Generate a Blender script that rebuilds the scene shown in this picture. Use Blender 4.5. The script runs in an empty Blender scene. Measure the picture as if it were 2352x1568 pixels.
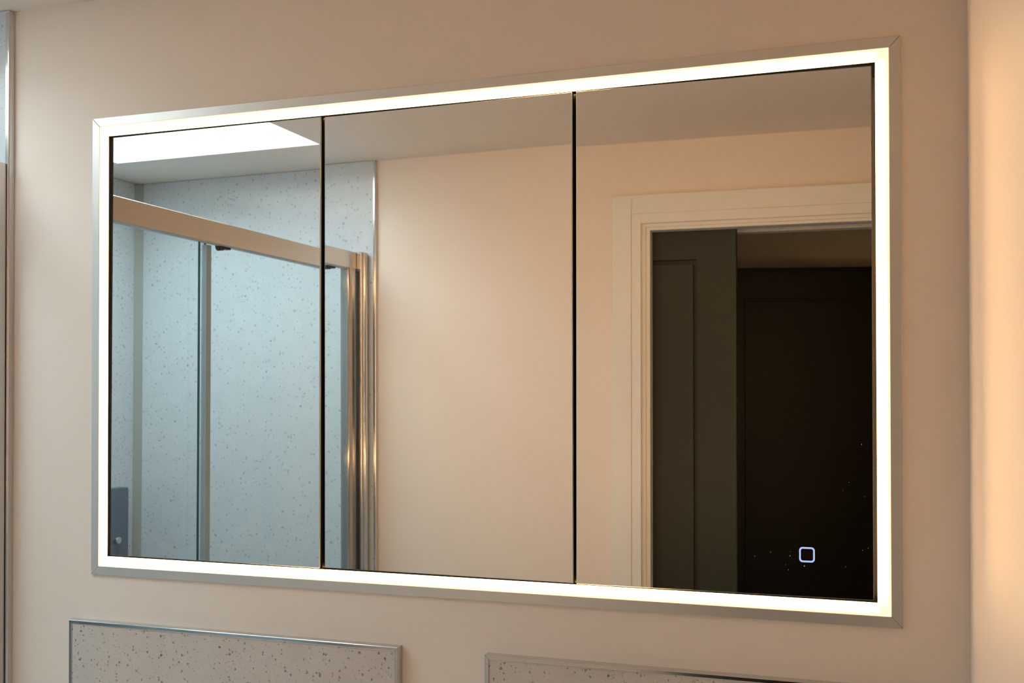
import bpy, bmesh, math, random
from mathutils import Vector, Matrix

sc = bpy.context.scene
ZF = 1.70                       # height of the cabinet's middle above the floor

# ------------------------------------------------------------------ camera
YAW, PITCH, ROLL, FPX = 0.3303, 0.0114, -0.0010, 2422.1
fwd = Vector((-math.sin(YAW)*math.cos(PITCH), math.cos(YAW)*math.cos(PITCH), math.sin(PITCH)))
rgt = Vector((math.cos(YAW), math.sin(YAW), 0)); upv = rgt.cross(fwd)
c, s = math.cos(ROLL), math.sin(ROLL)
R_, U_ = c*rgt + s*upv, -s*rgt + c*upv
cam_d = bpy.data.cameras.new('camera'); cam = bpy.data.objects.new('camera', cam_d)
sc.collection.objects.link(cam)
cam.matrix_world = Matrix(((R_.x, U_.x, -fwd.x, 1.1672), (R_.y, U_.y, -fwd.y, -1.3618),
                           (R_.z, U_.z, -fwd.z, ZF-0.0731), (0, 0, 0, 1)))
cam_d.sensor_width = 36; cam_d.lens = FPX/2352*36
cam_d.shift_y = (872.17-784)/2352
cam_d.clip_start = 0.01
cam_d.dof.use_dof = True; cam_d.dof.focus_distance = 1.50; cam_d.dof.aperture_fstop = 11
sc.camera = cam

# ------------------------------------------------------------------ daylight, exposure
SKY = (0.78, 0.91, 1.0); SKY_STRENGTH = 13.0
LED = (1.0, 0.57, 0.26); LED_CORE = 18.0; LED_EDGE = 2.0; LED_WATT = 1.45; LED_SPREAD = 66
w = bpy.data.worlds.new('sky'); sc.world = w; w.use_nodes = True
w.node_tree.nodes['Background'].inputs[0].default_value = (*SKY, 1)
w.node_tree.nodes['Background'].inputs[1].default_value = SKY_STRENGTH
sc.view_settings.view_transform = 'Standard'; sc.view_settings.look = 'None'
sc.view_settings.gamma = 1; sc.view_settings.exposure = 0.13
sc.view_settings.use_curve_mapping = False

# skylight opening in the ceiling
ZC = ZF+0.5487; D = 1.2054; XL = -0.9295; XR = 1.2749
SK = (-0.78, -0.1576, -0.9447, -0.27)       # x0 x1 y0 y1
pl = bpy.data.lights.new('skylight_portal', 'AREA'); pl.shape = 'RECTANGLE'
pl.size = SK[1]-SK[0]; pl.size_y = SK[3]-SK[2]; pl.cycles.is_portal = True
po = bpy.data.objects.new('skylight_portal', pl); sc.collection.objects.link(po)
po.location = ((SK[0]+SK[1])/2, (SK[2]+SK[3])/2, ZC+0.20)

# ------------------------------------------------------------------ helpers
def tag(o, label=None, cat=None, group=None, kind=None):
    for k, v in (('label', label), ('category', cat), ('group', group), ('kind', kind)):
        if v: o[k] = v
    return o
def empty(name, loc=(0, 0, 0)):
    o = bpy.data.objects.new(name, None); sc.collection.objects.link(o); o.location = loc
    o.empty_display_size = .05; return o
def link(name, bm, mats, parent=None, loc=(0, 0, 0), bevel=0, smooth=False, seg=2):
    bmesh.ops.remove_doubles(bm, verts=bm.verts, dist=1e-6)
    bmesh.ops.recalc_face_normals(bm, faces=bm.faces)
    me = bpy.data.meshes.new(name); bm.to_mesh(me); bm.free()
    for m in (mats if isinstance(mats, (list, tuple)) else [mats]): me.materials.append(m)
    o = bpy.data.objects.new(name, me); sc.collection.objects.link(o)
    if parent: o.parent = parent
    o.location = loc
    if smooth:
        for p in me.polygons: p.use_smooth = True
    if bevel:
        b = o.modifiers.new('bevel', 'BEVEL'); b.width = bevel; b.segments = seg; b.limit_method = 'ANGLE'
        b.harden_normals = False
    return o
def box(bm, x0, x1, y0, y1, z0, z1, mi=0):
    vs = [bm.verts.new((x, y, z)) for x in (x0, x1) for y in (y0, y1) for z in (z0, z1)]
    fs = [(0, 1, 3, 2), (4, 6, 7, 5), (0, 4, 5, 1), (2, 3, 7, 6), (0, 2, 6, 4), (1, 5, 7, 3)]
    out = []
    for f in fs:
        q = bm.faces.new([vs[i] for i in f]); q.material_index = mi; out.append(q)
    return out
def prism(bm, prof, p0, p1, ax1, ax2):
    """sweep a closed 2-D profile from p0 to p1; profile coords run along ax1, ax2.
    p0/p1 may be functions of the profile point (mitred ends)."""
    A, B = [], []
    for a, b in prof:
        q = Vector(ax1)*a + Vector(ax2)*b
        A.append(bm.verts.new(q + (p0(a, b) if callable(p0) else Vector(p0))))
        B.append(bm.verts.new(q + (p1(a, b) if callable(p1) else Vector(p1))))
    n = len(prof)
    for i in range(n):
        j = (i+1) % n; bm.faces.new((A[i], A[j], B[j], B[i]))
    bm.faces.new(A); bm.faces.new(B[::-1])
def rrect(x0, x1, y0, y1, r, n=6, corners=(1, 1, 1, 1)):
    pts = []
    for k, (cx, cy, a) in enumerate(((x1, y1, 0), (x0, y1, 90), (x0, y0, 180), (x1, y0, 270))):
        if not corners[k]: pts.append((cx, cy)); continue
        ox = cx-r if cx == x1 else cx+r; oy = cy-r if cy == y1 else cy+r
        for i in range(n+1):
            t = math.radians(a+90*i/n); pts.append((ox+r*math.cos(t), oy+r*math.sin(t)))
    return pts

# ------------------------------------------------------------------ materials
def mat(name, col, rough=.5, metal=0, spec=.5, coat=0, bump=0, bscale=300):
    m = bpy.data.materials.new(name); m.use_nodes = True; nt = m.node_tree; b = nt.nodes['Principled BSDF']
    b.inputs['Base Color'].default_value = (*col, 1); b.inputs['Roughness'].default_value = rough
    b.inputs['Metallic'].default_value = metal; b.inputs['Specular IOR Level'].default_value = spec
    b.inputs['Coat Weight'].default_value = coat
    tc = nt.nodes.new('ShaderNodeTexCoord'); n = nt.nodes.new('ShaderNodeTexNoise')
    n.inputs['Scale'].default_value = bscale; n.inputs['Detail'].default_value = 3
    nt.links.new(tc.outputs['Object'], n.inputs['Vector'])
    if bump:
        bp = nt.nodes.new('ShaderNodeBump'); bp.inputs['Strength'].default_value = bump; bp.inputs['Distance'].default_value = .001
        nt.links.new(n.outputs['Fac'], bp.inputs['Height']); nt.links.new(bp.outputs[0], b.inputs['Normal'])
    mp = nt.nodes.new('ShaderNodeMapRange')
    mp.inputs['To Min'].default_value = max(rough-.02, 0); mp.inputs['To Max'].default_value = rough+.02
    nt.links.new(n.outputs['Fac'], mp.inputs['Value'])
    if rough > .03: nt.links.new(mp.outputs[0], b.inputs['Roughness'])
    return m
PAINT = mat('wall_paint', (.90, .80, .705), .55, spec=.25, bump=.08, bscale=140)
CEIL = mat('ceiling_paint', (.88, .81, .74), .7, spec=.2, bump=.05)
WHITE = mat('white_gloss_paint', (.86, .84, .79), .35, spec=.4)
HALLP = mat('hall_paint', (.90, .83, .70), .7, spec=.2)
FLOOR = mat('floor_vinyl', (.62, .55, .48), .45)
TRAY = mat('shower_tray_acrylic', (.88, .88, .87), .25)
ALU = mat('satin_aluminium', (.72, .70, .67), .40, metal=.65, bump=.03, bscale=900)
CHROME = mat('polished_trim', (.66, .67, .68), .16, metal=1)
STILE = mat('dark_chrome_profile', (.50, .47, .44), .10, metal=1)
HEADER = mat('header_aluminium', (.62, .61, .60), .22, metal=1)
DARKM = mat('cabinet_inside', (.03, .028, .022), .5)
JOINT = mat('mitre_joint_dark', (.05, .045, .04), .8)  # dark line colour along the mitred joints
MIRROR = mat('mirror_silver', (.80, .81, .80), 0.0, metal=1)
MEDGE = mat('mirror_glass_edge', (.86, .88, .80), .4, metal=0)
LEAFP = mat('olive_door_paint', (.024, .030, .020), .5, spec=.35)
LEAFD = mat('dark_brown_door_paint', (.015, .011, .005), .45, spec=.3)
BLACK = mat('black_rubber', (.012, .013, .014), .6)
GEDGE = mat('glass_edge_teal', (.03, .085, .10), .2)
SEAL = mat('clear_seal_plastic', (.42, .54, .64), .5)
STEELB = mat('blue_grey_steel', (.16, .21, .26), .35, metal=.5)
SILIC = mat('corner_trim_grey', (.36, .37, .35), .45)
DUST = mat('dust_speck', (.75, .73, .70), .9)

def glass_mat():
    m = bpy.data.materials.new('shower_glass'); m.use_nodes = True; nt = m.node_tree; nt.nodes.clear()
    o = nt.nodes.new('ShaderNodeOutputMaterial'); mx = nt.nodes.new('ShaderNodeMixShader')
    t = nt.nodes.new('ShaderNodeBsdfTransparent'); t.inputs[0].default_value = (.955, .985, .985, 1)
    g = nt.nodes.new('ShaderNodeBsdfGlossy'); g.inputs['Roughness'].default_value = 0.0
    f = nt.nodes.new('ShaderNodeFresnel'); f.inputs[0].default_value = 1.35
    ge = nt.nodes.new('ShaderNodeNewGeometry'); iv = nt.nodes.new('ShaderNodeMath'); iv.operation = 'SUBTRACT'; iv.inputs[0].default_value = 1
    mu = nt.nodes.new('ShaderNodeMath'); mu.operation = 'MULTIPLY'
    nt.links.new(ge.outputs['Backfacing'], iv.inputs[1]); nt.links.new(iv.outputs[0], mu.inputs[0]); nt.links.new(f.outputs[0], mu.inputs[1])
    nt.links.new(mu.outputs[0], mx.inputs[0]); nt.links.new(t.outputs[0], mx.inputs[1]); nt.links.new(g.outputs[0], mx.inputs[2])
    nt.links.new(mx.outputs[0], o.inputs[0]); return m
GLASS = glass_mat()

def speckle(name, base, dark, rough, dens=0, size=1.0):
    """pale stone-effect wall board with irregular grey chips"""
    m = bpy.data.materials.new(name); m.use_nodes = True; nt = m.node_tree; L = nt.links.new
    b = nt.nodes['Principled BSDF']; b.inputs['Roughness'].default_value = rough
    b.inputs['Specular IOR Level'].default_value = .5
    tc = nt.nodes.new('ShaderNodeTexCoord')
    nz = nt.nodes.new('ShaderNodeTexNoise'); nz.inputs['Scale'].default_value = 330/size; nz.inputs['Detail'].default_value = 2
    L(tc.outputs['Object'], nz.inputs['Vector'])
    sub = nt.nodes.new('ShaderNodeVectorMath'); sub.operation = 'MULTIPLY_ADD'
    sub.inputs[1].default_value = (.009*size,)*3; L(nz.outputs['Color'], sub.inputs[0]); L(tc.outputs['Object'], sub.inputs[2])
    col = None
    def layer(scale, r0, thr, colr, prev, amt):
        v = nt.nodes.new('ShaderNodeTexVoronoi'); v.inputs['Scale'].default_value = scale/size
        L(sub.outputs[0], v.inputs['Vector'])
        sep = nt.nodes.new('ShaderNodeSeparateColor'); L(v.outputs['Color'], sep.inputs[0])
        # chip radius differs per cell; most cells are empty
        mr = nt.nodes.new('ShaderNodeMapRange'); mr.inputs['From Min'].default_value = thr; mr.inputs['From Max'].default_value = 1
        mr.inputs['To Min'].default_value = 0; mr.inputs['To Max'].default_value = r0
        L(sep.outputs[0], mr.inputs['Value'])
        lt = nt.nodes.new('ShaderNodeMath'); lt.operation = 'SUBTRACT'; L(mr.outputs[0], lt.inputs[0]); L(v.outputs['Distance'], lt.inputs[1])
        sm = nt.nodes.new('ShaderNodeMapRange'); sm.inputs['From Min'].default_value = 0; sm.inputs['From Max'].default_value = .10
        sm.inputs['To Max'].default_value = amt; L(lt.outputs[0], sm.inputs['Value'])
        mx = nt.nodes.new('ShaderNodeMix'); mx.data_type = 'RGBA'; L(sm.outputs[0], mx.inputs[0])
        if prev is None: L(bm_.outputs[2], mx.inputs[6])
        else: L(prev, mx.inputs[6])
        mx.inputs[7].default_value = (*colr, 1); return mx.outputs[2]
    big = nt.nodes.new('ShaderNodeTexNoise'); big.inputs['Scale'].default_value = 22; big.inputs['Detail'].default_value = 4
    L(tc.outputs['Object'], big.inputs['Vector'])
    bm_ = nt.nodes.new('ShaderNodeMix'); bm_.data_type = 'RGBA'; L(big.outputs['Fac'], bm_.inputs[0])
    bm_.inputs[6].default_value = (*[v*.93 for v in base], 1); bm_.inputs[7].default_value = (*[min(v*1.06, 1) for v in base], 1)
    col = layer(170, .44, .60-dens, tuple(.5*a+.5*d for a, d in zip(base, dark)), None, .8)
    col = layer(115, .46, .66-dens, dark, col, .85)
    col = layer(75, .30, .80, tuple(d*.7 for d in dark), col, .9)
    L(col, b.inputs['Base Color']); return m
SPLASH = speckle('speckled_splash_board', (.66, .60, .55), (.20, .195, .17), .42, size=.60, dens=.06)
SHOWERB = speckle('speckled_shower_board', (.64, .685, .71), (.40, .455, .475), .16, size=1.05, dens=.12)

def led_mat(HX, HZ, z0, x0):
    """frosted diffuser: bright over the LED tape, fainter at its rims and in the corners"""
    m = bpy.data.materials.new('led_diffuser'); m.use_nodes = True; nt = m.node_tree; L = nt.links.new
    b = nt.nodes['Principled BSDF']; b.inputs['Base Color'].default_value = (.8, .78, .7, 1); b.inputs['Roughness'].default_value = .5
    tc = nt.nodes.new('ShaderNodeTexCoord'); sp = nt.nodes.new('ShaderNodeSeparateXYZ'); L(tc.outputs['Object'], sp.inputs[0])
    def M(op, a, b2=None, c2=None):
        n = nt.nodes.new('ShaderNodeMath'); n.operation = op
        for i, v in enumerate((a, b2, c2)):
            if v is None: continue
            if isinstance(v, (int, float)): n.inputs[i].default_value = v
            else: L(v, n.inputs[i])
        return n.outputs[0]
    def sm(v, a, b2):
        n = nt.nodes.new('ShaderNodeMapRange'); n.interpolation_type = 'SMOOTHSTEP'
        n.inputs['From Min'].default_value = a; n.inputs['From Max'].default_value = b2; L(v, n.inputs['Value']); return n.outputs[0]
    a = M('SUBTRACT', HX, M('ABSOLUTE', M('SUBTRACT', sp.outputs['X'], x0)))
    bb = M('SUBTRACT', HZ, M('ABSOLUTE', M('SUBTRACT', sp.outputs['Z'], z0)))
    d = M('MINIMUM', a, bb); al = M('MAXIMUM', a, bb)
    core = M('MULTIPLY', M('MULTIPLY', sm(d, .0022, .0062), sm(M('SUBTRACT', .0160, d), .0, .0014)), sm(al, .010, .040))
    st = M('MULTIPLY_ADD', core, LED_CORE-LED_EDGE, LED_EDGE)
    b.inputs['Emission Color'].default_value = (*LED, 1); L(st, b.inputs['Emission Strength'])
    return m

# ------------------------------------------------------------------ room shell
W, H = 1.2, 0.7188; FW, LW = 0.0138, 0.0160; K = FW+LW
Z0 = ZF; E = .003
def struct(name, bm, m, **k): return tag(link(name, bm, m, **k), kind='structure')
T = .12
OX0, OX1, OZ = 0.7008, XR, ZF+0.3297               # door opening
HY = -2.34                                          # far hall wall
# wall that carries the cabinet, with its recess
rx0, rx1, rz0, rz1 = .008, W-.008, Z0-H/2+.008, Z0+H/2-.008
bm = bmesh.new()
for a in ((XL-T, rx0, 0, T, 0, ZC), (rx1, XR+T, 0, T, 0, ZC), (rx0, rx1, 0, T, 0, rz0), (rx0, rx1, 0, T, rz1, ZC)): box(bm, *a)
struct('wall_back', bm, PAINT)
bm = bmesh.new(); box(bm, XL-T, XL, -D-T, 0, 0, ZC); struct('wall_left', bm, PAINT)
bm = bmesh.new(); box(bm, XR, XR+T, -D-T, 0, 0, ZC); struct('wall_right', bm, PAINT)
# opposite wall: two skins with the pocket of the sliding door between them
bm = bmesh.new()
box(bm, XL, OX0-.004, -D-.035, -D, 0, ZC)
box(bm, XL, OX0-.004, -D-T, -D-.085, 0, ZC)
box(bm, XL, -.10, -D-.085, -D-.035, 0, ZC)
box(bm, OX0-.004, XR, -D-.035, -D, OZ+.004, ZC); box(bm, OX0-.004, XR, -D-T, -D-.085, OZ+.004, ZC)
box(bm, -.10, XR, -D-.085, -D-.035, OZ+.06, ZC)
struct('wall_front', bm, PAINT)
# hall beyond the doorway
bm = bmesh.new(); box(bm, -.6, 2.3, HY-T, HY, 0, ZC); struct('wall_hall_far', bm, HALLP)
bm = bmesh.new(); box(bm, -.72, -.6, HY, -D-T, 0, ZC); struct('wall_hall_left', bm, HALLP)
bm = bmesh.new(); box(bm, 2.3, 2.42, HY, -D-T, 0, ZC); box(bm, XR+T, 2.3, -D-T, -D, 0, ZC); struct('wall_hall_right', bm, HALLP)
bm = bmesh.new(); box(bm, XL-T, 2.42, HY-T, T, -.1, 0); struct('floor', bm, FLOOR)
bm = bmesh.new(); x0, x1, y0, y1 = SK; CT = .12
for a in ((XL-T, x0, HY-T, T), (x1, 2.42, HY-T, T), (x0, x1, HY-T, y0), (x0, x1, y1, T)): box(bm, *a, ZC, ZC+CT)
struct('ceiling', bm, CEIL)
# skylight: white upstand and a glazed frame on top
sk = empty('window_1', ((x0+x1)/2, (y0+y1)/2, ZC+CT)); tag(sk, kind='structure')
bm = bmesh.new(); u = .04
for a in ((x0-u, x0, y0-u, y1+u), (x1, x1+u, y0-u, y1+u), (x0, x1, y0-u, y0), (x0, x1, y1, y1+u)):
    box(bm, a[0]-sk.location.x, a[1]-sk.location.x, a[2]-sk.location.y, a[3]-sk.location.y, 0, .10)
link('upstand', bm, WHITE, sk)
bm = bmesh.new()
for a in ((x0-u, x0+.03, y0-u, y1+u), (x1-.03, x1+u, y0-u, y1+u), (x0, x1, y0-u, y0+.03), (x0, x1, y1-.03, y1+u)):
    box(bm, a[0]-sk.location.x, a[1]-sk.location.x, a[2]-sk.location.y, a[3]-sk.location.y, .10, .13)
link('window_frame', bm, WHITE, sk)
bm = bmesh.new(); box(bm, x0-sk.location.x, x1-sk.location.x, y0-sk.location.y, y1-sk.location.y, .131, .137)
link('pane', bm, GLASS, sk)

# architrave and lining round the doorway
AX, AZ = 0.6086, ZF+0.4157; IX, IZ = 0.6802, ZF+0.3454
def l_frame(bm, xo, zo, xi, zi, ya, yb):
    box(bm, xo, xi, ya, yb, 0, zo); box(bm, xi, XR-.0005, ya, yb, zi, zo)
bm = bmesh.new()
l_frame(bm, AX, AZ, .6565, ZF+.3690, -D, -D+.018); l_frame(bm, .6560, ZF+.3695, IX, IZ, -D, -D+.0165)
struct('trim_1', bm, WHITE, bevel=.0015)
bm = bmesh.new()
l_frame(bm, IX-.003, IZ+.003, .6905, ZF+.3370, -D-.034, -D+.006); l_frame(bm, .690, ZF+.3375, OX0, OZ, -D-.035, -D+.002)
struct('trim_2', bm, WHITE, bevel=.0012)
bm = bmesh.new()
l_frame(bm, .690, ZF+.3375, OX0, OZ-.001, -D-T-.001, -D-.084)
struct('trim_3', bm, WHITE, bevel=.001)

bm = bmesh.new(); box(bm, -.095, XR-.001, -D-.084, -D-.036, OZ+.012, OZ+.058); struct('slot_shade', bm, BLACK)  # black box added in the pocket slot, its shade put in as colour
# ------------------------------------------------------------------ doors
def panel_door(name, w, h, t, mtl, stile, top, groove=.010, dep=.013, bottom=.18, lock=None):
    """root at the bottom of its left edge; x along the leaf, faces +y"""
    e = empty(name)
    bm = bmesh.new(); box(bm, 0, w, -t, -dep, 0, h)
    for a in ((0, stile, 0, h), (w-stile, w, 0, h), (stile, w-stile, h-top, h), (stile, w-stile, 0, bottom)):
        box(bm, a[0], a[1], -dep, 0, a[2], a[3])
    link('frame', bm, mtl, e, bevel=.001)
    bm = bmesh.new(); box(bm, stile+groove, w-stile-groove, -dep, -.0005, bottom+groove, h-top-groove)
    link('panel', bm, mtl, e, bevel=.001)
    return e
d1 = panel_door('door_1', .62, OZ+.002, .036, LEAFP, .094, .078)
d1.location = (.905-.62, -D-.041, .006); tag(d1, kind='structure')
d2 = panel_door('door_2', .76, ZF+.334, .036, LEAFD, .100, .098)
d2.location = (.755, -2.115, .006); d2.rotation_euler.z = -math.atan2(.071, .42); tag(d2, kind='structure')
bm = bmesh.new(); bmesh.ops.create_uvsphere(bm, u_segments=20, v_segments=12, radius=.026)
for v in bm.verts: v.co.y *= .8
bmesh.ops.translate(bm, verts=bm.verts, vec=(.70, .045, 1.0))
prism(bm, [(.008*math.cos(i*math.pi/6), .008*math.sin(i*math.pi/6)) for i in range(12)], (.70, 0, 1.0), (.70, .03, 1.0), (1, 0, 0), (0, 0, 1))
tag(link('door_handle', bm, ALU, d2, smooth=True))

# ------------------------------------------------------------------ mirror cabinet
cab = empty('mirror_cabinet', (0, 0, Z0-H/2))
tag(cab, 'wide recessed bathroom mirror cabinet with three mirror doors and a glowing warm light border', 'mirror cabinet')
cz = -(Z0-H/2)
bm = bmesh.new(); t = .010
X0, X1, A0, A1 = .010, W-.010, Z0-H/2+.010, Z0+H/2-.010
for a in ((X0, X0+t, .006, .10, A0, A1), (X1-t, X1, .006, .10, A0, A1), (X0+t, X1-t, .006, .10, A0, A0+t), (X0+t, X1-t, .006, .10, A1-t, A1), (X0, X1, .10, .108, A0, A1)): box(bm, *a)
for dx in (.4077, .7891): box(bm, dx-.009, dx+.009, .014, .10, A0+t, A1-t)
link('carcass', bm, DARKM, cab, (0, 0, cz))
h = H/2
def frame_rail(pa, pb, pc, pd):      # outer a-b, inner d-c in (x, z)
    bm = bmesh.new(); A = []
    for y in (-E, .0004):
        A.append([bm.verts.new((p[0], y, p[1])) for p in (pa, pb, pc, pd)])
    F, B = A
    bm.faces.new(F); bm.faces.new(B[::-1])
    for i in range(4):
        j = (i+1) % 4; bm.faces.new((F[i], B[i], B[j], F[j]))
    return link('frame_rail', bm, ALU, cab, (0, 0, cz), bevel=.0004, seg=1)
g = .00025
o = [(0, Z0-h), (W, Z0-h), (W, Z0+h), (0, Z0+h)]
i_ = [(FW, Z0-h+FW), (W-FW, Z0-h+FW), (W-FW, Z0+h-FW), (FW, Z0+h-FW)]
for k, (ex, ez) in enumerate(((1, 0), (0, 1), (-1, 0), (0, -1))):
    j = (k+1) % 4
    sh = lambda p, q: (p[0]+ex*q, p[1]+ez*q)
    frame_rail(sh(o[k], g), sh(o[j], -g), sh(i_[j], -g), sh(i_[k], g))
for (px, pz), (qx, qz) in zip(o, i_):
    bm = bmesh.new()
    dx = .0006 if px < .5 else -.0006; dz = .0006 if pz < Z0 else -.0006
    a, b = Vector((px+dx, -E+.0006, pz+dz)), Vector((qx-dx*.2, -E+.0006, qz-dz*.2)); n = Vector(((b-a).z, 0, -(b-a).x)).normalized()*.0005
    A = [bm.verts.new(v+Vector((0, yy, 0))) for yy in (0, .0020) for v in (a-n, b-n, b+n, a+n)]
    for f in ((0, 1, 2, 3), (7, 6, 5, 4), (0, 4, 5, 1), (1, 5, 6, 2), (2, 6, 7, 3), (3, 7, 4, 0)): bm.faces.new([A[q] for q in f])
    link('mitre_joint', bm, JOINT, cab, (0, 0, cz))
# frosted light border: slightly hollow towards the doors
bm = bmesh.new()
def ring(d, y): return [bm.verts.new((x, y, z)) for x, z in ((FW+d-.0, Z0-h+FW+d), (W-FW-d, Z0-h+FW+d), (W-FW-d, Z0+h-FW-d), (FW+d, Z0+h-FW-d))]
rs = [ring(0, -E+.0004), ring(.004, -E+.0007), ring(.012, -E+.0014), ring(LW-.0006, -E+.0021), ring(LW-.0006, .012), ring(0, .012)]
for a, b in zip(rs, rs[1:]+rs[:1]):
    for q in range(4): bm.faces.new((a[q], a[(q+1) % 4], b[(q+1) % 4], b[q]))
LEDM = led_mat(W/2-FW, H/2-FW, Z0, W/2)
link('light_border', bm, LEDM, cab, (0, 0, cz))
bm = bmesh.new()
rs = [ring(LW-.0005, -E+.0026), ring(LW+.0001, -E+.0026), ring(LW+.0001, .012), ring(LW-.0005, .012)]
for a, b in zip(rs, rs[1:]+rs[:1]):
    for q in range(4): bm.faces.new((a[q], a[(q+1) % 4], b[(q+1) % 4], b[q]))
link('inner_lip', bm, DARKM, cab, (0, 0, cz))
# the LED tape behind the diffuser throws its light forwards
for cx_, cz_, ln, vert in ((W/2, Z0-h+FW+LW*.6, W-2*FW-5*LW, 0), (W/2, Z0+h-FW-LW*.6, W-2*FW-5*LW, 0), (FW+LW*.6, Z0, H-2*FW-5*LW, 1), (W-FW-LW*.6, Z0, H-2*FW-5*LW, 1)):
    ld = bpy.data.lights.new('led_tape', 'AREA'); ld.shape = 'RECTANGLE'; ld.color = LED; ld.spread = math.radians(LED_SPREAD)
    ld.size, ld.size_y = (.007, ln) if vert else (ln, .007); ld.energy = LED_WATT*ln/3.5
    lo = bpy.data.objects.new('led_tape', ld); sc.collection.objects.link(lo); lo.parent = cab
    lo.location = (cx_, -E+.0003, cz_+cz); lo.rotation_euler = (-math.pi/2, 0, 0)
# three doors; each hangs a hair out of true, as their reflections show
DOORS = [(K+.0005, .4050, -.0122, .0028), (.4099, .7862, -.0133, -.0026), (.7918, W-K-.0035, .0215, .0027)]
MY = .0015
for n, (xa, xb, ya, pi_) in enumerate(DOORS):
    za, zb = Z0-h+K+.0008, Z0+h-K-.0006
    # mirror plane centre as measured
    cxm = [(K+.4077)/2, (.4077+.7891)/2, (.7891+W-K)/2][n]
    nrm = Vector((ya, -1, pi_)).normalized()
    bm = bmesh.new()
    def py(x, z): return MY - (nrm.x*(x-cxm) + nrm.z*(z-Z0))/nrm.y
    cs = [(xa, za), (xb, za), (xb, zb), (xa, zb)]
    ci = [(x+(.0009 if x == xa else -.0009), z+(.0008 if z == za else -.0008)) for x, z in cs]
    L_ = [[bm.verts.new((x, py(x, z)+o_, z)) for x, z in pts] for pts, o_ in ((ci, 0), (cs, .0007), (cs, .0034), (cs, .0090))]
    bm.faces.new(L_[0]).material_index = 0          # silvered face, ground rim, glass edge, backing board
    bm.faces.new(L_[3][::-1]).material_index = 2
    for k in range(3):
        for q in range(4):
            r = (q+1) % 4; bm.faces.new((L_[k][q], L_[k+1][q], L_[k+1][r], L_[k][r])).material_index = (1, 1, 2)[k]
    dr = link('mirror_door', bm, [MIRROR, MEDGE, DARKM], cab, (0, 0, cz))
    if n == 2:
        # touch switch: a lit rounded square
        em = bpy.data.materials.new('touch_icon_light'); em.use_nodes = True; b = em.node_tree.nodes['Principled BSDF']
        b.inputs['Base Color'].default_value = (0, 0, 0, 1); b.inputs['Emission Color'].default_value = (.42, .53, .90, 1); b.inputs['Emission Strength'].default_value = 1.0
        bm = bmesh.new(); sx, sz = 1.0877, Z0-.2763; r0 = .0094
        O_ = rrect(-r0, r0, -r0, r0, .0042, 8); I_ = rrect(-r0+.0020, r0-.0020, -r0+.0020, r0-.0020, .0024, 8)
        lay = []
        for off in (-.0004, -.0001):
            lay.append([[bm.verts.new((sx+a, py(sx+a, sz+b2)+off, sz+b2)) for a, b2 in P] for P in (O_, I_)])
        N = len(O_)
        for q in range(N):
            r = (q+1) % N; (fo, fi), (bo, bi) = lay
            for quad in ((fo[q], fo[r], fi[r], fi[q]), (bo[r], bo[q], bi[q], bi[r]), (fo[r], fo[q], bo[q], bo[r]), (fi[q], fi[r], bi[r], bi[q])): bm.faces.new(quad)
        tag(link('touch_switch', bm, em, dr), 'glowing pale blue rounded square outline')
        bm = bmesh.new(); random.seed(4)
        # dried specks on the glass (x, z from the cabinet's middle, size in mm)
        for x, z, q in ((1.0240, -.2810, .6), (1.0435, -.2750, .6), (1.0672, -.2787, .75), (1.0650, -.2960, .6), (1.0845, -.2905, .9),
                        (1.1335, -.2890, .6), (1.1535, -.2680, .6), (1.1600, -.2650, .5), (1.0675, -.2735, .4), (1.0615, -.2900, .4),
                        (1.0880, .3225, .9), (1.0945, .3235, .8), (1.0860, .3180, .6), (1.1530, -.1380, .7), (1.1380, -.1850, .5), (1.1560, -.2020, .5), (1.1310, -.1950, .4)):
            n8 = [bm.verts.new((x+q*.001*.7*math.cos(k*math.pi/4), 0, z+Z0+q*.001*math.sin(k*math.pi/4))) for k in range(8)]
            for v in n8: v.co.y = py(v.co.x, v.co.z)-.00008
            bm.faces.new(n8)
        tag(link('dust_specks', bm, DUST, dr), 'tiny pale dried specks', kind='stuff')

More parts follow.
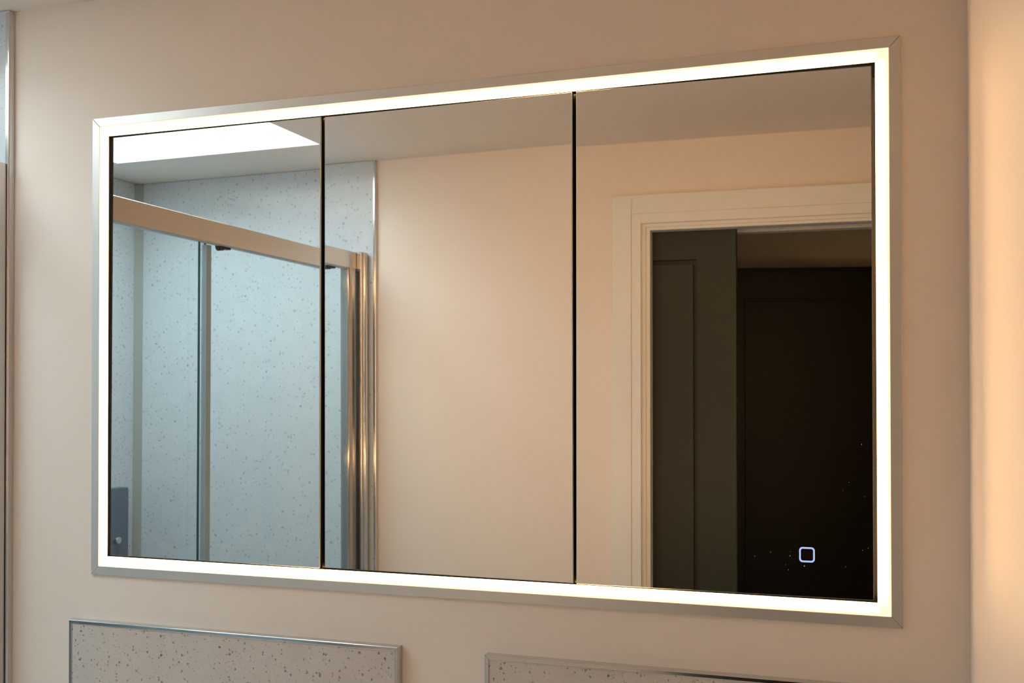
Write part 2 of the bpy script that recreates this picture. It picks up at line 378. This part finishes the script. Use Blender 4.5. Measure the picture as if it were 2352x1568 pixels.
# ------------------------------------------------------------------ splashback boards under the cabinet
def splash(x0, x1, top, hgt, th, label):
    e = empty('splashback_panel', (x0, 0, top-hgt)); tag(e, label, 'splashback', 'speckled splashbacks under the mirror cabinet')
    wd = x1-x0; tw = .0060
    bm = bmesh.new(); box(bm, tw*.5, wd-tw*.5, -th+.0012, -.0002, 0, hgt-tw*.5); link('board', bm, SPLASH, e)
    prof = [(0, 0), (0, th-.0016), (.0004, th-.0006), (.0014, th), (tw-.0006, th), (tw, th-.0004), (tw, th-.0010), (.0012, th-.0010), (.0012, 0)]
    gp = .0002                                     # a is the distance in from the outer edge, b out from the wall
    bm = bmesh.new(); prism(bm, prof, lambda a, b: Vector((a+gp, 0, 0)), lambda a, b: Vector((wd-a-gp, 0, 0)), (0, 0, -1), (0, -1, 0))
    bmesh.ops.translate(bm, verts=bm.verts, vec=(0, 0, hgt)); link('edge_trim', bm, CHROME, e)
    bm = bmesh.new(); prism(bm, prof, lambda a, b: Vector((0, 0, 0)), lambda a, b: Vector((0, 0, hgt-a-gp)), (1, 0, 0), (0, -1, 0)); link('edge_trim', bm, CHROME, e)
    bm = bmesh.new(); prism(bm, prof, lambda a, b: Vector((wd, 0, 0)), lambda a, b: Vector((wd, 0, hgt-a-gp)), (-1, 0, 0), (0, -1, 0)); link('edge_trim', bm, CHROME, e)
    for sx, sg in ((0, 1), (wd, -1)):
        bm = bmesh.new()
        A = [bm.verts.new((sx+sg*(.0008+dx), -th+dy, hgt-.0008-dx+dz)) for dy in (.0004, .0009) for dx, dz in ((0, .0003), (tw-.001, .0003), (tw-.001, -.0003), (0, -.0003))]
        for f in ((0, 1, 2, 3), (7, 6, 5, 4), (0, 4, 5, 1), (1, 5, 6, 2), (2, 6, 7, 3), (3, 7, 4, 0)): bm.faces.new([A[q] for q in f])
        link('mitre_joint', bm, JOINT, e)
    return e
splash(-.0343, .5363, ZF-.4302, .28, .0132, 'speckled grey splashback with chrome edge, left one under the mirror cabinet')
splash(.6645, 1.2165, ZF-.4302, .28, .0132, 'speckled grey splashback with chrome edge, right one under the mirror cabinet')

# added unseen white vanity with two basins, bounces light onto the lower wall
va = empty('bounce_vanity', (-.09, -.0005, .5925)); tag(va, 'added unseen white double vanity with two basins, bounces light onto the wall above', 'added vanity')
VW, VD, VH = XR+.09-.004, .40, .396
bm = bmesh.new(); box(bm, 0, VW, -VD, 0, 0, VH-.045); link('cabinet', bm, WHITE, va, bevel=.002)
bm = bmesh.new(); xs = [0, .10, .56, .78, 1.24, VW]; ys = [0, -.07, -VD+.045, -VD-.012]
V = {}
def vv(i, j, z): 
    return V.setdefault((i, j, z), bm.verts.new((xs[i], ys[j], z)))
zt, zb = VH-.001, VH-.044
for i in range(5):
    for j in range(3):
        if j == 1 and i in (1, 3):
            q = [vv(i, j, zt), vv(i, j+1, zt), vv(i+1, j+1, zt), vv(i+1, j, zt)]
            cen = sum((v.co for v in q), Vector())/4
            low = [bm.verts.new((cen.x+(v.co.x-cen.x)*.86, cen.y+(v.co.y-cen.y)*.80, zt-.036)) for v in q]
            for a in range(4): bm.faces.new((q[a], q[(a+1) % 4], low[(a+1) % 4], low[a]))
            bm.faces.new(low)
        else: bm.faces.new((vv(i, j, zt), vv(i, j+1, zt), vv(i+1, j+1, zt), vv(i+1, j, zt)))
for i in range(5):
    for j in (0, 3): bm.faces.new((vv(i, j, zt), vv(i+1, j, zt), vv(i+1, j, zb), vv(i, j, zb)))
for j in range(3):
    for i in (0, 5): bm.faces.new((vv(i, j, zt), vv(i, j+1, zt), vv(i, j+1, zb), vv(i, j, zb)))
bm.faces.new([vv(i, 0, zb) for i in range(6)]+[vv(5, 1, zb), vv(5, 2, zb)]+[vv(i, 3, zb) for i in range(5, -1, -1)]+[vv(0, 2, zb), vv(0, 1, zb)])
link('worktop', bm, TRAY, va, bevel=.003)
for k in range(2):
    for m_ in range(2):
        bm = bmesh.new(); xa = .004+(k*2+m_)*(VW-.004)/4; box(bm, xa, xa+(VW-.004)/4-.004, -VD-.018, -VD-.0005, .004, VH-.050)
        df = link('door', bm, WHITE, va, bevel=.002)
        bm = bmesh.new(); hx = xa+((VW-.004)/4-.034 if m_ == 0 else .022); box(bm, hx, hx+.008, -VD-.040, -VD-.0185, .18, .32); link('handle', bm, CHROME, df, bevel=.002)

# ------------------------------------------------------------------ shower boards
ZT = ZC-.001; PT = .0125
def shower_board(name, boxes, trim, label):
    e = empty(name, (boxes[0], boxes[2], .0)); tag(e, label, 'wall panel', 'speckled shower wall boards')
    bm = bmesh.new(); a = boxes; box(bm, 0, a[1]-a[0], 0, a[3]-a[2], .045, ZT); link('board', bm, SHOWERB, e)
    if trim:                                       # capping profile on the free end, wrapping its face
        x, y0_, y1_, sgn = trim                    # x of the end, wall side y, room side y
        bm = bmesh.new(); yr = y1_
        prof = [(0, y0_), (0, yr-sgn*.0022), (-.0008, yr-sgn*.0006), (-.0024, yr), (-.0070, yr), (-.0074, yr-sgn*.0009), (-.0016, yr-sgn*.0014), (-.0016, y0_)]
        prism(bm, [(p[0]+x-a[0], p[1]-a[2]) for p in prof], (0, 0, .045), (0, 0, ZT-.004), (1, 0, 0), (0, 1, 0))
        link('edge_trim', bm, CHROME, e)
    return e
PX = -.138
shower_board('shower_wall_panel', (XL+PT, PX-.001, -D+.0002, -D+PT-.001), (PX, -D+.0002, -D+PT, 1), 'tall pale blue speckled board on the wall opposite the mirror, behind the shower glass')
shower_board('shower_wall_panel', (XL+PT, -.1577-.001, -PT+.001, -.0002), (-.1577, -.0002, -PT-.0007, -1), 'speckled board with shiny edge strip, at the far left beside the cabinet')
shower_board('shower_wall_panel', (XL+.0002, XL+PT-.001, -D+PT+.002, -PT-.002), None, 'pale speckled board on the end wall of the shower, left in the mirror')
bm = bmesh.new(); prism(bm, [(0, 0), (.018, 0), (.018, .0015), (.0015, .018), (0, .018)], (XL+PT-.001, -D+PT-.001, .05), (XL+PT-.001, -D+PT-.001, ZT-.001), (1, 0, 0), (0, 1, 0))
struct('trim_4', bm, SILIC)

# ------------------------------------------------------------------ shower enclosure
RX, RT, RB = -.1803, ZF+.2969, ZF+.2509
tr = empty('shower_tray', (XL+.014, -D+.014, 0)); tag(tr, 'low white shower tray on the floor under the shower glass', 'shower tray')
bm = bmesh.new(); tx, ty = -.150-(XL+.014), D-.028
A = [[bm.verts.new((x, y, z)) for x, y in ((i, i), (tx-i, i), (tx-i, ty-i), (i, ty-i))] for i, z in ((0, 0), (0, .045), (.045, .045), (.055, .030), (.30, .022))]
for a, b in zip(A, A[1:]):
    for q in range(4): bm.faces.new((a[q], a[(q+1) % 4], b[(q+1) % 4], b[q]))
bm.faces.new(A[-1]); bm.faces.new(A[0][::-1])
link('tray', bm, TRAY, tr, bevel=.004)
bm = bmesh.new(); prism(bm, [(.045*math.cos(k*math.pi/16), .045*math.sin(k*math.pi/16)) for k in range(32)], (tx/2, ty/2, .0225), (tx/2, ty/2, .028), (1, 0, 0), (0, 1, 0))
link('drain_cover', bm, CHROME, tr)
en = empty('shower_enclosure', (RX, -D/2, .045)); tag(en, 'sliding glass shower enclosure with aluminium header rail, seen in the left mirror door', 'shower enclosure')
ox, oy, oz = RX, -D/2, .045
def EN(name, bm, m, **k):
    bmesh.ops.translate(bm, verts=bm.verts, vec=(-ox, -oy, -oz)); return link(name, bm, m, en, **k)
YA, YB = -D+PT+.0005, -PT-.0015
bm = bmesh.new(); prism(bm, rrect(RX-.034, RX, RB, RT, .0018, 3), (0, YA+.030, 0), (0, YB-.004, 0), (1, 0, 0), (0, 0, 1)); hd = EN('header_rail', bm, HEADER)
bm = bmesh.new(); box(bm, RX-.012, RX-.001, YA+.036, YB-.01, RB-.0035, RB+.001); EN('rail_lip', bm, SEAL)
# wall channels, rounded fronts
def channel(yw, sgn, xf, wd, dp):
    bm = bmesh.new()
    y0_, y1_ = (yw, yw+dp) if sgn > 0 else (yw-dp, yw)
    cr = (1, 0, 0, 0) if sgn > 0 else (0, 0, 0, 1)
    prism(bm, rrect(xf-wd, xf, y0_, y1_, .004, 6, cr), (0, 0, .046), (0, 0, RT+.001), (1, 0, 0), (0, 1, 0)); return bm
cf = EN('wall_channel', channel(YA, 1, RX+.016, .045, .028), HEADER, smooth=False)
bm = bmesh.new(); prism(bm, [(RX+.0165+.0075*math.cos(t_*math.pi/10), YA+.012+.0075*math.sin(t_*math.pi/10)) for t_ in range(-5, 6)]+[(RX+.016, YA+.0195), (RX+.016, YA+.0045)], (0, 0, .046), (0, 0, RT-.002), (1, 0, 0), (0, 1, 0)); EN('channel_bead', bm, CHROME)
EN('wall_channel', channel(YB, -1, RX+.0185, .045, .022), HEADER)
# fixed pane next to the mirror wall, sliding pane in front of it
def pane(bm, x0_, x1_, y0_, y1_, z0_, z1_):
    for f in box(bm, x0_, x1_, y0_, y1_, z0_, z1_):
        n = f.calc_center_median(); f.material_index = 0 if (abs(n.x-x0_) < 1e-5 or abs(n.x-x1_) < 1e-5) else 1
bm = bmesh.new(); pane(bm, RX-.028, RX-.022, -.552, YB-.010, .050, RB+.004); EN('fixed_glass', bm, [GLASS, GEDGE])
bm = bmesh.new(); box(bm, RX-.031, RX-.019, -.566, -.549, .050, RB-.004); EN('seal_strip', bm, SEAL)
bm = bmesh.new(); pane(bm, RX-.012, RX-.006, -1.118, -.511, .056, RB-.002); sg_ = EN('sliding_glass', bm, [GLASS, GEDGE])
# door stile: bulged chrome profile
bm = bmesh.new(); pr = rrect(RX-.020, RX+.006, -1.152, -1.114, .007, 8, (1, 0, 0, 1))
prism(bm, pr, (0, 0, .056), (0, 0, RB-.001), (1, 0, 0), (0, 1, 0)); EN('door_stile', bm, STILE)
for y in (-.585, -1.030):
    bm = bmesh.new()
    prism(bm, [(.0085*math.cos(k*math.pi/8), .0085*math.sin(k*math.pi/8)) for k in range(16)], (RX-.017, y, RB-.0045), (RX-.0035, y, RB-.0045), (0, 1, 0), (0, 0, 1))
    box(bm, RX-.016, RX-.004, y-.030, y-.004, RB-.008, RB-.0035)
    EN('roller', bm, BLACK)
bm = bmesh.new(); box(bm, RX-.040, RX+.004, YA+.030, YB-.024, .0455, .054); EN('bottom_rail', bm, HEADER, bevel=.001)

# blue-grey control panel on the shower's end wall
XS = XL+PT-.0005
cp = empty('shower_control_column', (XS, -1.0517, ZF-1.0)); tag(cp, 'narrow blue-grey metal shower panel low on the shower end wall', 'shower panel')
bm = bmesh.new(); prism(bm, rrect(-.075, .077, 0, .6615, .008, 4), (0, 0, 0), (.028, 0, 0), (0, 1, 0), (0, 0, 1))
bmesh.ops.translate(bm, verts=bm.verts, vec=(.0, .0, .0)); link('body', bm, STEELB, cp, bevel=.002)
bm = bmesh.new(); prism(bm, [(.010*math.cos(k*math.pi/12), .010*math.sin(k*math.pi/12)) for k in range(24)], (.028, -.022, .515), (.042, -.022, .515), (0, 1, 0), (0, 0, 1))
link('knob', bm, CHROME, cp, bevel=.003)
